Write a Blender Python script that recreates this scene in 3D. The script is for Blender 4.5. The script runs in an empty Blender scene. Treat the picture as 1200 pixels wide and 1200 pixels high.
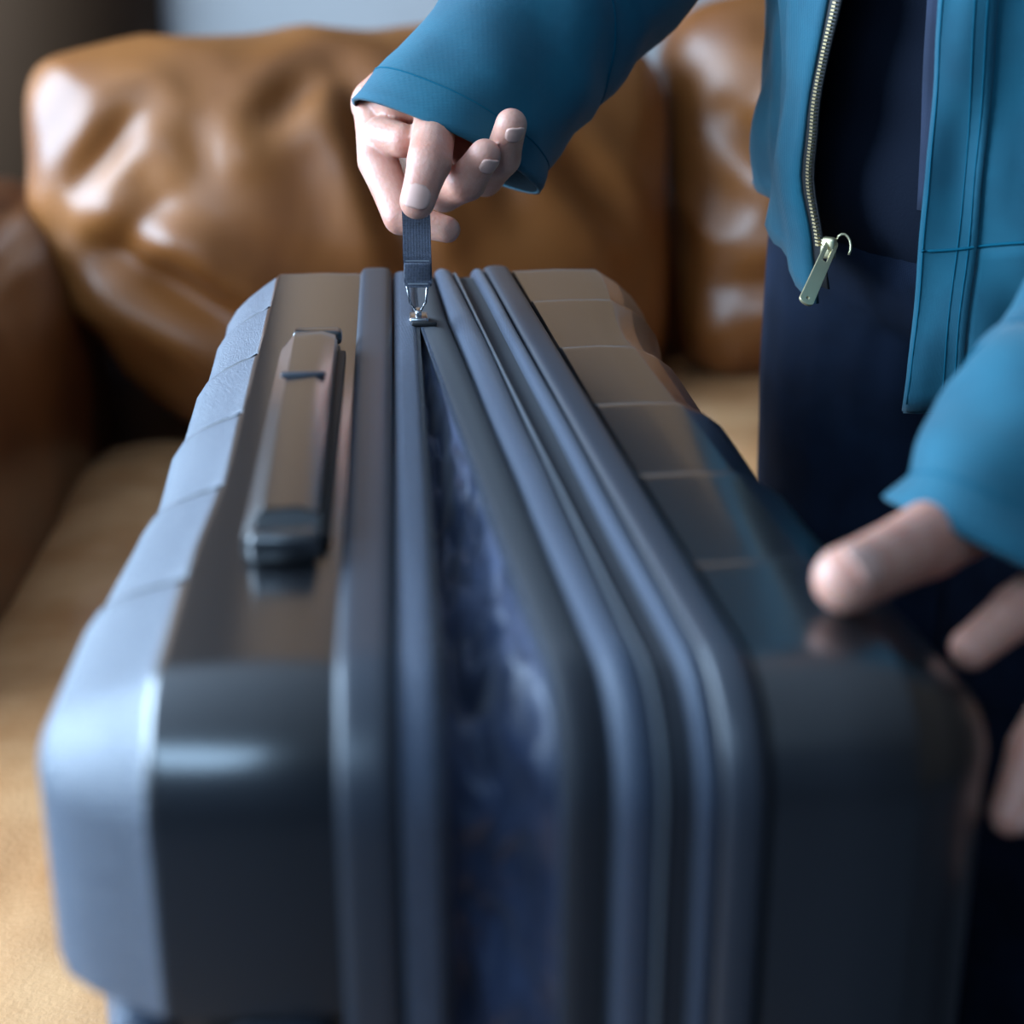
import bpy, bmesh, math, random
from mathutils import Vector, Matrix, noise
R_ = math.radians
scene = bpy.context.scene
col = scene.collection

# ------------------------------------------------------------------ camera, world, lights, exposure
PITCH = R_(21.6); FPX = 2018.0; CAM = Vector((0, 0, 0.69))
cam_d = bpy.data.cameras.new('camera'); cam = bpy.data.objects.new('camera', cam_d); col.objects.link(cam)
cam.location = CAM; cam.rotation_euler = (math.pi / 2 - PITCH, 0, 0)
cam_d.sensor_width = 36; cam_d.lens = 36 * FPX / 1200; cam_d.clip_start = 0.01
cam_d.dof.use_dof = True; cam_d.dof.focus_distance = 1.09; cam_d.dof.aperture_fstop = 3.3
scene.camera = cam
scene.view_settings.view_transform = 'Standard'; scene.view_settings.look = 'None'
scene.view_settings.gamma = 1; scene.view_settings.use_curve_mapping = False
scene.view_settings.exposure = 0.75
w = bpy.data.worlds.new('world'); scene.world = w; w.use_nodes = True
w.node_tree.nodes['Background'].inputs[0].default_value = (0.6, 0.75, 1.0, 1)
w.node_tree.nodes['Background'].inputs[1].default_value = 0.5

def area(name, loc, target, sx, sy, watts, color):
    l = bpy.data.lights.new(name, 'AREA'); l.shape = 'RECTANGLE'; l.size = sx; l.size_y = sy
    l.energy = watts; l.color = color
    o = bpy.data.objects.new(name, l); col.objects.link(o); o.location = loc
    o.rotation_euler = (Vector(target) - Vector(loc)).to_track_quat('-Z', 'Y').to_euler()
    return o
# daylight through the window in the left wall; overhead fill added out of view
area('window_light', (-2.02, 1.25, 1.05), (0, 1.25, 0.85), 2.5, 1.5, 128, (0.55, 0.76, 1.0))
area('overhead_fill_light', (-0.70, -1.05, 2.02), (-0.6, -0.8, 0.0), 1.3, 1.6, 34, (0.46, 0.71, 1.0))

FWD = Vector((0, math.cos(PITCH), -math.sin(PITCH))); UP = Vector((0, math.sin(PITCH), math.cos(PITCH))); RT = Vector((1, 0, 0))
def P(px, py, zc):            # a point at distance zc along the view, used to lay out joints
    return CAM + zc * (FWD + (px - 600) / FPX * RT + (600 - py) / FPX * UP)

# ------------------------------------------------------------------ helpers
def mat(name, color, rough=0.5, metal=0.0, coat=0.0, coat_rough=0.1, noise_scale=0, color2=None, bump=0, bump_scale=200,
        ior=1.5, sheen=0, sss=0, detail=4, spec=0.5, lo=0.35, hi=0.65, distortion=0, rough2=None):
    m = bpy.data.materials.new(name); m.use_nodes = True
    nt = m.node_tree; b = nt.nodes['Principled BSDF']
    b.inputs['Base Color'].default_value = (*color, 1); b.inputs['Roughness'].default_value = rough
    b.inputs['Metallic'].default_value = metal; b.inputs['IOR'].default_value = ior
    b.inputs['Coat Weight'].default_value = coat; b.inputs['Coat Roughness'].default_value = coat_rough
    b.inputs['Sheen Weight'].default_value = sheen
    b.inputs['Specular IOR Level'].default_value = spec
    if sss:
        b.inputs['Subsurface Weight'].default_value = sss
        b.inputs['Subsurface Radius'].default_value = (0.006, 0.002, 0.001); b.inputs['Subsurface Scale'].default_value = 1
    tc = nt.nodes.new('ShaderNodeTexCoord')
    if color2:
        n = nt.nodes.new('ShaderNodeTexNoise'); n.inputs['Scale'].default_value = noise_scale; n.inputs['Detail'].default_value = detail
        n.inputs['Distortion'].default_value = distortion
        nt.links.new(tc.outputs['Object'], n.inputs['Vector'])
        r = nt.nodes.new('ShaderNodeValToRGB'); r.color_ramp.elements[0].color = (*color, 1); r.color_ramp.elements[1].color = (*color2, 1)
        r.color_ramp.elements[0].position = lo; r.color_ramp.elements[1].position = hi
        nt.links.new(n.outputs['Fac'], r.inputs['Fac']); nt.links.new(r.outputs['Color'], b.inputs['Base Color'])
        if rough2 is not None:
            mr = nt.nodes.new('ShaderNodeMapRange'); mr.inputs[3].default_value = rough; mr.inputs[4].default_value = rough2
            mr.inputs[1].default_value = lo; mr.inputs[2].default_value = hi
            nt.links.new(n.outputs['Fac'], mr.inputs[0]); nt.links.new(mr.outputs[0], b.inputs['Roughness'])
    if bump:
        n2 = nt.nodes.new('ShaderNodeTexNoise'); n2.inputs['Scale'].default_value = bump_scale; n2.inputs['Detail'].default_value = 3
        nt.links.new(tc.outputs['Object'], n2.inputs['Vector'])
        bp = nt.nodes.new('ShaderNodeBump'); bp.inputs['Strength'].default_value = bump; bp.inputs['Distance'].default_value = 0.001
        nt.links.new(n2.outputs['Fac'], bp.inputs['Height']); nt.links.new(bp.outputs['Normal'], b.inputs['Normal'])
    return m

def weave(m, scale=900, strength=0.4):          # fine cloth weave as a bump from two crossed waves
    nt = m.node_tree; b = nt.nodes['Principled BSDF']; tc = nt.nodes.new('ShaderNodeTexCoord')
    hs = []
    for d in ('X', 'Z'):
        wv = nt.nodes.new('ShaderNodeTexWave'); wv.bands_direction = d; wv.inputs['Scale'].default_value = scale / 6.28
        wv.inputs['Distortion'].default_value = 0.6
        nt.links.new(tc.outputs['Object'], wv.inputs['Vector']); hs.append(wv)
    a = nt.nodes.new('ShaderNodeMath'); a.operation = 'ADD'
    nt.links.new(hs[0].outputs['Fac'], a.inputs[0]); nt.links.new(hs[1].outputs['Fac'], a.inputs[1])
    bp = nt.nodes.new('ShaderNodeBump'); bp.inputs['Strength'].default_value = strength; bp.inputs['Distance'].default_value = 0.0006
    nt.links.new(a.outputs[0], bp.inputs['Height']); nt.links.new(bp.outputs['Normal'], b.inputs['Normal'])
    return m

M = {}
M['shell'] = mat('charcoal polycarbonate', (0.010, 0.0108, 0.0130), 0.30, coat=1.0, coat_rough=0.18, ior=1.7, bump=0.10, bump_scale=900)
M['shell_grain_lit'] = mat('lit grain polycarbonate', (0.075, 0.090, 0.122), 0.38, ior=1.75, bump=1.0, bump_scale=800, noise_scale=700, color2=(0.11, 0.13, 0.165), detail=1)  # window light put into the colour, paler and bluer than the charcoal shell
M['shell_side'] = mat('charcoal polycarbonate side', (0.011, 0.0115, 0.0135), 0.34, coat=0.25, coat_rough=0.2, ior=1.5, bump=0.12, bump_scale=900)
M['rim'] = mat('rubbery grey trim', (0.036, 0.042, 0.056), 0.40, ior=1.6)
M['tape'] = weave(mat('blue black zipper tape', (0.050, 0.068, 0.110), 0.55, sheen=0.15, noise_scale=400, color2=(0.075, 0.098, 0.15)), 2500, 0.5)
M['tape_dark'] = mat('dark zipper tape', (0.016, 0.019, 0.027), 0.7, sheen=0.1)
M['gusset'] = weave(mat('satin gusset cloth', (0.044, 0.062, 0.100), 0.45, sheen=0.15), 2500, 0.3)
M['lining'] = mat('crumpled blue lining', (0.03, 0.043, 0.085), 0.42, sheen=0.15, noise_scale=22, color2=(0.065, 0.09, 0.17))
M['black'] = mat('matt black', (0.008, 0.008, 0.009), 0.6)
M['chrome'] = mat('nickel', (0.55, 0.55, 0.56), 0.25, metal=1)
M['coil'] = mat('pale coil', (0.22, 0.24, 0.27), 0.35)
M['strap'] = weave(mat('navy webbing', (0.014, 0.024, 0.055), 0.7, sheen=0.2, noise_scale=500, color2=(0.03, 0.045, 0.09)), 2600, 0.9)
M['brass'] = mat('pale brass', (0.86, 0.76, 0.46), 0.36, metal=0.8)
M['teeth'] = mat('dull brass teeth', (0.42, 0.32, 0.17), 0.45, metal=0.7)
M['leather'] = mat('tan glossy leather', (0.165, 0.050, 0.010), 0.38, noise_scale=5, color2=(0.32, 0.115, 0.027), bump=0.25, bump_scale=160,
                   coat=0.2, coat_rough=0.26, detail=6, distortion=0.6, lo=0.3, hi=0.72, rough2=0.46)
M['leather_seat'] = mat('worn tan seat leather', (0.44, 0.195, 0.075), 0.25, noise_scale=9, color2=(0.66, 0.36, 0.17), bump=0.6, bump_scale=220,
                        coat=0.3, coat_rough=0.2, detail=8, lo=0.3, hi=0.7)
M['leather_dark'] = mat('dark brown leather', (0.085, 0.026, 0.008), 0.38, noise_scale=6, color2=(0.14, 0.048, 0.014), bump=0.25, bump_scale=160, coat=0.3, coat_rough=0.25)
M['jacket'] = weave(mat('teal blue cotton', (0.002, 0.074, 0.118), 0.75, sheen=0.15, noise_scale=18, color2=(0.003, 0.102, 0.155), spec=0.3), 3000, 0.35)
M['jacket_seam'] = mat('teal thread', (0.003, 0.092, 0.145), 0.85, spec=0.1)
M['lining_black'] = mat('black jacket lining', (0.004, 0.008, 0.011), 0.9, spec=0.05)
M['navy'] = weave(mat('navy denim', (0.004, 0.009, 0.023), 0.85, noise_scale=30, color2=(0.007, 0.015, 0.036), spec=0.2), 2600, 0.4)
M['navy_knit'] = mat('black navy knit', (0.005, 0.008, 0.017), 0.9, bump=0.4, bump_scale=500, spec=0.15)
M['facing'] = weave(mat('navy facing', (0.011, 0.019, 0.044), 0.85, noise_scale=25, color2=(0.017, 0.028, 0.062)), 2600, 0.3)
M['skin'] = mat('fair skin', (0.57, 0.25, 0.175), 0.48, noise_scale=55, color2=(0.66, 0.35, 0.26), sss=0.35, bump=0.35, bump_scale=420, detail=5)
M['nail'] = mat('nail', (0.68, 0.40, 0.32), 0.42, coat=0.0)
M['hair'] = mat('brown hair', (0.03, 0.017, 0.009), 0.6)
M['wall'] = mat('pale grey wall paint', (0.36, 0.35, 0.345), 0.85, noise_scale=3, color2=(0.39, 0.38, 0.375), bump=0.1, bump_scale=300)
M['wall_shade_brown'] = mat('shaded wall brown', (0.060, 0.026, 0.007), 0.85, bump=0.1, bump_scale=300)  # dark brown stands for the shaded end of the wall
M['wall_brown'] = mat('dark brown wall paint', (0.09, 0.06, 0.04), 0.85, bump=0.1, bump_scale=300)
M['wall_slate'] = mat('slate blue wall paint', (0.06, 0.075, 0.105), 0.85, bump=0.1, bump_scale=300)
M['ceiling'] = mat('ceiling paint', (0.45, 0.46, 0.48), 0.9, bump=0.1, bump_scale=300)
M['wood'] = mat('dark wood', (0.06, 0.03, 0.015), 0.5, noise_scale=4, color2=(0.1, 0.05, 0.025), distortion=2)
M['carpet'] = mat('slate carpet', (0.05, 0.058, 0.075), 0.95, noise_scale=60, color2=(0.065, 0.075, 0.1), bump=0.5, bump_scale=300)
M['reflect_board'] = mat('brown reflection board', (0.34, 0.165, 0.072), 0.5, noise_scale=3, color2=(0.42, 0.22, 0.10), distortion=2)
M['white'] = mat('white trim paint', (0.7, 0.7, 0.7), 0.5)

def origin(parent):
    v = Vector((0, 0, 0))
    while parent: v += parent.location; parent = parent.parent
    return v
def obj(name, verts, faces, m, parent=None, smooth=True, mats=None, fmat=None):
    o0 = origin(parent)
    me = bpy.data.meshes.new(name)
    me.from_pydata([tuple(Vector(v) - o0) for v in verts], [], faces); me.update()
    for mm in (mats or [m]): me.materials.append(mm)
    if fmat: me.polygons.foreach_set('material_index', fmat)
    if smooth: me.polygons.foreach_set('use_smooth', [True] * len(me.polygons))
    o = bpy.data.objects.new(name, me); col.objects.link(o)
    if parent: o.parent = parent
    return o
def obj_bm(name, bm, m, parent=None, smooth=True):
    bmesh.ops.recalc_face_normals(bm, faces=bm.faces)
    bm.verts.index_update()
    o = obj(name, [v.co.copy() for v in bm.verts], [[v.index for v in f.verts] for f in bm.faces], m, parent, smooth); bm.free(); return o
def thing(name, label, cat, loc, group=None):
    o = bpy.data.objects.new(name, None); col.objects.link(o); o.location = loc; o.empty_display_size = 0.05
    o['label'] = label; o['category'] = cat
    if group: o['group'] = group
    return o
def box_bm(bm, c, s, rot=None, bev=0.0, seg=2):
    r = bmesh.ops.create_cube(bm, size=1)
    vs = r['verts']
    for v in vs: v.co = Vector((v.co.x * s[0], v.co.y * s[1], v.co.z * s[2]))
    if bev:
        es = list({e for v in vs for e in v.link_edges})
        rr = bmesh.ops.bevel(bm, geom=es, offset=bev, segments=seg, affect='EDGES', profile=0.5)
        vs = list({v for f in rr['faces'] for v in f.verts} | {v for v in vs if v.is_valid})
    mt = Matrix.Translation(c) @ (rot.to_4x4() if rot is not None else Matrix())
    for v in vs: v.co = mt @ v.co
    return vs
def frame(d, ref=Vector((0, 0, 1))):
    d = d.normalized()
    if abs(d.dot(ref)) > 0.97: ref = Vector((0, 1, 0))
    a = d.cross(ref).normalized(); b = a.cross(d).normalized()
    return a, b
def catmull(pts, n):
    pts = [Vector(p) if not isinstance(p, (int, float)) else p for p in pts]
    out = []
    for i in range(len(pts) - 1):
        p0 = pts[max(i - 1, 0)]; p1 = pts[i]; p2 = pts[i + 1]; p3 = pts[min(i + 2, len(pts) - 1)]
        for k in range(n):
            t = k / n
            out.append(0.5 * ((2 * p1) + (p2 - p0) * t + (2 * p0 - 5 * p1 + 4 * p2 - p3) * t * t + (3 * p1 - p0 - 3 * p2 + p3) * t ** 3))
    out.append(pts[-1]); return out
def tube(pts, r, seg=8, caps=True):              # -> verts, faces ; r number or list
    V = []; F = []
    rs = r if isinstance(r, (list, tuple)) else [r] * len(pts)
    ref = None
    for i, p in enumerate(pts):
        d = (pts[min(i + 1, len(pts) - 1)] - pts[max(i - 1, 0)])
        if ref is None: a, b = frame(d)
        else:
            dn = d.normalized(); a = (ref - dn * ref.dot(dn)).normalized(); b = dn.cross(a)
        ref = a
        for k in range(seg):
            t = 2 * math.pi * k / seg; V.append(p + (a * math.cos(t) + b * math.sin(t)) * rs[i])
    n = len(pts)
    for i in range(n - 1):
        for k in range(seg):
            F.append((i * seg + k, i * seg + (k + 1) % seg, (i + 1) * seg + (k + 1) % seg, (i + 1) * seg + k))
    if caps:
        F.append(tuple(range(seg))[::-1]); F.append(tuple((n - 1) * seg + k for k in range(seg)))
    return V, F
def structure(name, c, s, m):
    bm = bmesh.new(); box_bm(bm, Vector(c), s); o = obj_bm(name, bm, m, smooth=False); o['kind'] = 'structure'; return o

# ------------------------------------------------------------------ room
FZ = -0.43; CZ = 2.05
structure('floor', (0.25, 0.5, FZ - 0.05), (4.9, 5.3, 0.1), M['carpet'])
structure('ceiling', (0.25, 0.5, CZ + 0.05), (4.9, 5.3, 0.1), M['ceiling'])
structure('wall_back', (0.25, 3.1, 0.81), (4.9, 0.1, 2.5), M['wall'])
structure('wall_front', (0.25, -2.1, 0.81), (4.9, 0.1, 2.5), M['wall_slate'])
structure('wall_right', (2.65, 0.5, 0.81), (0.1, 5.1, 2.5), M['wall_brown'])
# left wall around its window opening (y 0..2.5, z 0.25..1.85)
bm = bmesh.new()
box_bm(bm, Vector((-2.15, 0.5, (FZ + 0.27) / 2)), (0.1, 5.1, 0.27 - FZ)); box_bm(bm, Vector((-2.15, 0.5, (CZ + 1.83) / 2)), (0.1, 5.1, CZ - 1.83))
box_bm(bm, Vector((-2.15, -1.025, 1.05)), (0.1, 2.05, 1.56)); box_bm(bm, Vector((-2.15, 2.775, 1.05)), (0.1, 0.55, 1.56))
o = obj_bm('wall_left', bm, M['wall'], smooth=False); o['kind'] = 'structure'
bm = bmesh.new()
for y in (0.025, 2.475): box_bm(bm, Vector((-2.13, y, 1.05)), (0.06, 0.05, 1.6))
for z in (0.28, 1.82): box_bm(bm, Vector((-2.13, 1.25, z)), (0.06, 2.4, 0.05))
o = obj_bm('window_1', bm, M['white'], smooth=False); o['kind'] = 'structure'
# added wall stub, rounded to grade the shade at the back wall's left end
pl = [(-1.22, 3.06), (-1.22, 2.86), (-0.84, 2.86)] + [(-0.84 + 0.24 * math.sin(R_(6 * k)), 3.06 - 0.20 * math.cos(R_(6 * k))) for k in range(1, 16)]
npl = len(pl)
o = obj('added_wall_stub', [(x, y, z) for z in (FZ, CZ) for x, y in pl], [(k, (k + 1) % npl, npl + (k + 1) % npl, npl + k) for k in range(npl)] + [tuple(range(npl))[::-1], tuple(range(npl, 2 * npl))], M['wall_shade_brown'])
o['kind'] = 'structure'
# brown board added out of view, for warm reflections on the case top
structure('added_reflect_board', (0.25, 3.03, 1.345), (4.8, 0.04, 1.38), M['reflect_board'])

# ------------------------------------------------------------------ sofa
sofa = thing('leather_sofa', 'glossy tan brown leather sofa with puffy wrinkled back cushions and a dark rolled arm', 'sofa', (0.2, 1.9, FZ))
def cushion(name, c, size, yaw, m, n=3.2, cuts=44, lean=0.0, seed=0, wrinkle=0.008, creases=(), wscale=6, parent=sofa, bulge=0.0, corner=None, nx=None):
    nx = nx or n
    bm = bmesh.new(); bmesh.ops.create_cube(bm, size=2)
    bmesh.ops.subdivide_edges(bm, edges=bm.edges[:], cuts=cuts, use_grid_fill=True)
    sx, sy, sz = size[0] / 2, size[1] / 2, size[2] / 2
    base = []
    for v in bm.verts:
        d = v.co.normalized()
        r = ((abs(d.x) ** nx + abs(d.z) ** nx) ** (n / nx) + abs(d.y) ** n) ** (-1 / n)
        p = d * r
        x, y, z = p.x * sx, p.y * sy, p.z * sz
        if corner:                                # draw the lower left corner in
            kx = max(0.0, -p.x); kz = max(0.0, -p.z)
            x += corner[0] * kx ** 1.5 * kz ** 1.2
        y -= bulge * (1 - p.x ** 2) * (1 - p.z ** 2) if p.y < 0 else 0
        base.append(Vector((x, y, z)))
    for v, b in zip(bm.verts, base): v.co = b
    bm.normal_update()
    off = Vector((seed * 7.3, seed * 3.1, seed))
    new = []
    for v in bm.verts:
        q = v.co
        s = Vector((q.x * wscale, q.y * wscale, q.z * wscale * 0.7)) + off
        wv = noise.noise(s + 0.6 * noise.noise_vector(s * 0.8))
        d = wrinkle * (1.0 - 2.2 * abs(wv)) + wrinkle * 0.8 * noise.noise(s * 0.45)
        for (x0, z0, x1, z1, wd, dep) in creases:
            ab = Vector((x1 - x0, z1 - z0)); ap = Vector((q.x - x0, q.z - z0))
            t = max(0, min(1, ap.dot(ab) / ab.length_squared)); dist = (ap - ab * t).length
            fade = math.sin(math.pi * min(max(t, 0.06), 0.94))
            if q.y < 0: d -= dep * fade * math.exp(-(dist / wd) ** 2)
            if q.y < 0: d += 0.55 * dep * fade * math.exp(-((dist - 2.2 * wd) / (1.3 * wd)) ** 2)
        new.append(q + v.normal * d)
    ry = Matrix.Rotation(lean, 4, 'X'); rz = Matrix.Rotation(yaw, 4, 'Z'); T = Matrix.Translation(c) @ rz @ ry
    for v, q in zip(bm.verts, new): v.co = T @ q
    return obj_bm(name, bm, m, parent)
YAW = R_(16)
cushion('back_cushion', (-0.190, 2.172, 0.220), (0.795, 0.30, 0.472), YAW, M['leather'], n=2.8, nx=7, lean=R_(-10), seed=1, wrinkle=0.009, wscale=5.5, bulge=0.03,
        corner=(0.15, 0),
        creases=((-0.37, 0.02, -0.13, -0.13, 0.022, 0.034), (-0.13, -0.13, 0.25, -0.16, 0.02, 0.02), (-0.035, 0.19, 0.03, -0.07, 0.020, 0.036),
                 (-0.15, 0.12, -0.06, 0.19, 0.016, 0.014), (-0.37, 0.05, -0.27, 0.16, 0.014, 0.013), (-0.35, -0.03, -0.24, 0.06, 0.016, 0.010), (-0.22, 0.16, -0.2, 0.05, 0.02, 0.010), (0.09, 0.2, 0.16, 0.0, 0.02, 0.018), (0.2, 0.1, 0.34, -0.05, 0.02, 0.016)))
cushion('back_cushion', (0.598, 2.410, 0.235), (0.80, 0.30, 0.50), YAW, M['leather'], n=2.8, nx=7, lean=R_(-10), seed=4, wrinkle=0.012, wscale=5.5, bulge=0.03,
        creases=((-0.36, 0.1, -0.2, -0.02, 0.02, 0.026), (-0.36, -0.12, -0.15, -0.08, 0.02, 0.024), (-0.3, 0.2, -0.1, 0.1, 0.02, 0.02), (-0.3, 0.0, -0.05, -0.05, 0.018, 0.02)))
cushion('seat_cushion', (-0.165, 1.17, -0.108), (0.66, 1.86, 0.20), R_(4), M['leather_seat'], n=7, seed=2, wrinkle=0.006, wscale=11)
cushion('seat_cushion', (0.72, 2.06, -0.095), (0.94, 0.95, 0.20), YAW, M['leather_seat'], n=7, seed=3, wrinkle=0.004, wscale=9)
cushion('arm', (-0.660, 1.86, 0.02), (0.30, 1.26, 0.54), R_(4), M['leather_dark'], n=3.0, seed=6, wrinkle=0.006, cuts=30)
bm = bmesh.new()
box_bm(bm, Vector((-0.14, 1.17, -0.27)), (0.66, 1.82, 0.16), Matrix.Rotation(R_(4), 3, 'Z'), 0.02)
obj_bm('base', bm, M['leather_dark'], sofa, smooth=False)
bm = bmesh.new(); box_bm(bm, Vector((0.72, 2.1, -0.27)), (0.9, 0.86, 0.16), Matrix.Rotation(YAW, 3, 'Z'), 0.02)
obj_bm('base', bm, M['leather_dark'], sofa, smooth=False)
bm = bmesh.new(); box_bm(bm, Vector((0.20, 2.53, -0.08)), (1.95, 0.14, 0.54), Matrix.Rotation(YAW, 3, 'Z'), 0.05, 4)
obj_bm('back_frame', bm, M['leather_dark'], sofa)
for x, y in ((-0.33, 0.42), (0.12, 0.42), (-0.55, 1.98), (1.15, 2.62), (1.2, 1.95)):
    bm = bmesh.new(); bmesh.ops.create_cone(bm, segments=14, cap_ends=True, radius1=0.018, radius2=0.026, depth=0.085, matrix=Matrix.Translation((x, y, FZ + 0.0425)))
    obj_bm('leg', bm, M['wood'], sofa, smooth=False)

# ------------------------------------------------------------------ suitcase
YC = R_(3.8); O2 = Vector((-0.041, 0.54)); L = 0.712; W = 0.397; RC = 0.052
case = thing('suitcase', 'charcoal hard shell suitcase, half unzipped, standing on its side on the leather seat', 'suitcase', (-0.02, 0.87, 0.0))
Z0 = 0.004
def CW(u, v, wz): return Vector((O2.x + u * math.cos(YC) - v * math.sin(YC), O2.y + u * math.sin(YC) + v * math.cos(YC), Z0 + wz))
STEPS = [0.021, 0.132, 0.243, 0.355, 0.468, 0.580]
# samples along the long sides with a value saw in 0..1 (proud just nearer than each step)
SV = []
def build_samples():
    vs = [RC + 0.0001] + [s for s in STEPS if RC < s < L - RC] + [L - RC - 0.0001]
    allsteps = [STEPS[0]] + [s for s in STEPS if RC < s < L - RC] + [0.692]
    pts = []
    seg = [RC] + [s for s in STEPS if RC + 0.01 < s < L - RC - 0.01] + [L - RC]
    for i in range(len(seg) - 1):
        a, b = seg[i], seg[i + 1]
        ks = max([s for s in [-0.09] + STEPS if s <= a + 0.001] + [-0.09]); kn = min([s for s in STEPS + [0.700] if s > a + 0.005])
        n = 10
        inner = [a + (b - a) * t for t in ([0.0] if i == 0 else [0.004]) + [0.03] + [k / n for k in range(1, n)] + [0.94, 0.975, 0.992]]
        for v in inner:
            f = (v - ks) / (kn - ks)
            sh = 1.0
            if f > 0.94: sh = math.sqrt(max(0, 1 - ((f - 0.94) / 0.06) ** 2)) if i < len(seg) - 2 else 1
            pts.append((v, -0.7 if (i > 0 and v - a < 0.001) else f ** 1.2 * (0.25 + 0.75 * sh)))
    pts.append((L - RC, pts[-1][1])); return pts
SV = build_samples()
NA = 12; NS = 40
def outline(inset):
    """closed loop of (v, w, saw, on_long_side) : near bottom corner -> near side up -> top -> far side -> bottom"""
    r = max(RC - inset, 0.006); pts = []
    lo, hi = inset, L - inset; b, t = inset, W - inset
    for k in range(NA):   # near-bottom arc
        a = math.pi * 1.5 - (math.pi / 2) * k / NA; pts.append((lo + r + r * math.cos(a), b + r + r * math.sin(a), 0.16))
    for k in range(NS): pts.append((lo, b + r + (t - b - 2 * r) * k / NS, 0.16))
    for k in range(NA):
        a = math.pi - (math.pi / 2) * k / NA; pts.append((lo + r + r * math.cos(a), t - r + r * math.sin(a), SV[0][1]))
    sc = lambda v: lo + r + (v - RC) * (hi - lo - 2 * r) / (L - 2 * RC)
    for v, s in SV: pts.append((sc(v), t, s))
    for k in range(1, NA):
        a = math.pi / 2 - (math.pi / 2) * k / NA; pts.append((hi - r + r * math.cos(a), t - r + r * math.sin(a), SV[-1][1]))
    for k in range(NS): pts.append((hi, t - r - (t - b - 2 * r) * k / NS, SV[-1][1]))
    for k in range(NA):
        a = -(math.pi / 2) * k / NA; pts.append((hi - r + r * math.cos(a), b + r + r * math.sin(a), SV[-1][1]))
    for v, s in reversed(SV): pts.append((sc(v), b, s))
    return pts
NL = len(outline(0)); IT = 2 * NA + NS; IB = NL - len(SV)      # first index of the top / bottom long side
def lerp_tab(tab, x):
    if x <= tab[0][0]: return tab[0][1]
    for (a, b), (c2, d2) in zip(tab, tab[1:]):
        if x <= c2:
            t = (x - a) / (c2 - a); t = t * t * (3 - 2 * t); return b + (d2 - b) * t
    return tab[-1][1]
def g0(v): return 0.08 * (0.55 - v)
def ident(t, v): return t
def right_map(t, v):               # t measured from the right tape's free edge
    g = g0(v); return 0.016 + max(0.0, g) + t + min(0.0, g) * min(1, t / 0.03)
def shell_right_map(t, v):
    u = right_map(t, v)
    return u + lerp_tab([(0, 0.010), (0.26, 0.001), (0.48, -0.002), (0.66, 0.014)], v) * min(1, max(0, (t - 0.080) / 0.04)) + lerp_tab([(0, 0.011), (0.28, 0.0)], v) * min(1, max(0, (t - 0.126) / 0.03))
def shell_left_map(t, v):
    k = min(1, max(0, (t - 0.03) / 0.04)); k2 = min(1, max(0, (t - 0.085) / 0.035))
    return -(t + k * lerp_tab([(0, 0.0085), (0.14, 0.0065), (0.26, 0.001), (0.6, 0.0)], v) + k2 * lerp_tab([(0, 0.010), (0.3, 0.0), (0.66, -0.005)], v) - 0.006 * k)
def sweep(name, profile, m, umap=ident, closed=True, parent=case, rng=None, smooth=True, wav=0.0, seed=0):
    """profile: list of (t, inset) ; swept round the case"""
    V = []; F = []
    rows = [outline(i) for _, i in profile]; npf = len(profile)
    idx = list(range(NL)) if rng is None else rng
    for k in idx:
        for j, (t, i) in enumerate(profile):
            v, wz, s = rows[j][k]
            q = noise.noise(Vector((v * 9 + seed, wz * 9, seed * 1.7))) * wav if wav else 0
            V.append(CW(umap(t, v) + q, v, wz))
    n = len(idx); lim = n if rng is None else n - 1
    for a in range(lim):
        b = (a + 1) % n
        for j in range(npf if closed else npf - 1):
            j2 = (j + 1) % npf
            F.append((a * npf + j, b * npf + j, b * npf + j2, a * npf + j2))
    o = obj(name, V, F, m, parent, smooth); fixn(o); return o
def fixn(o):
    bm = bmesh.new(); bm.from_mesh(o.data); bmesh.ops.recalc_face_normals(bm, faces=bm.faces); bm.to_mesh(o.data); bm.free()
def bead(t0, t1, low, high, base, n=8, p=2.4):   # rounded strip; insets
    pts = []
    for k in range(n + 1):
        x = -1 + 2 * k / n
        h = (1 - abs(x) ** p) ** (1 / p)
        pts.append((t0 + (t1 - t0) * k / n, low + (high - low) * h))
    return pts + [(t1, base), (t0, base)]

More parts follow.
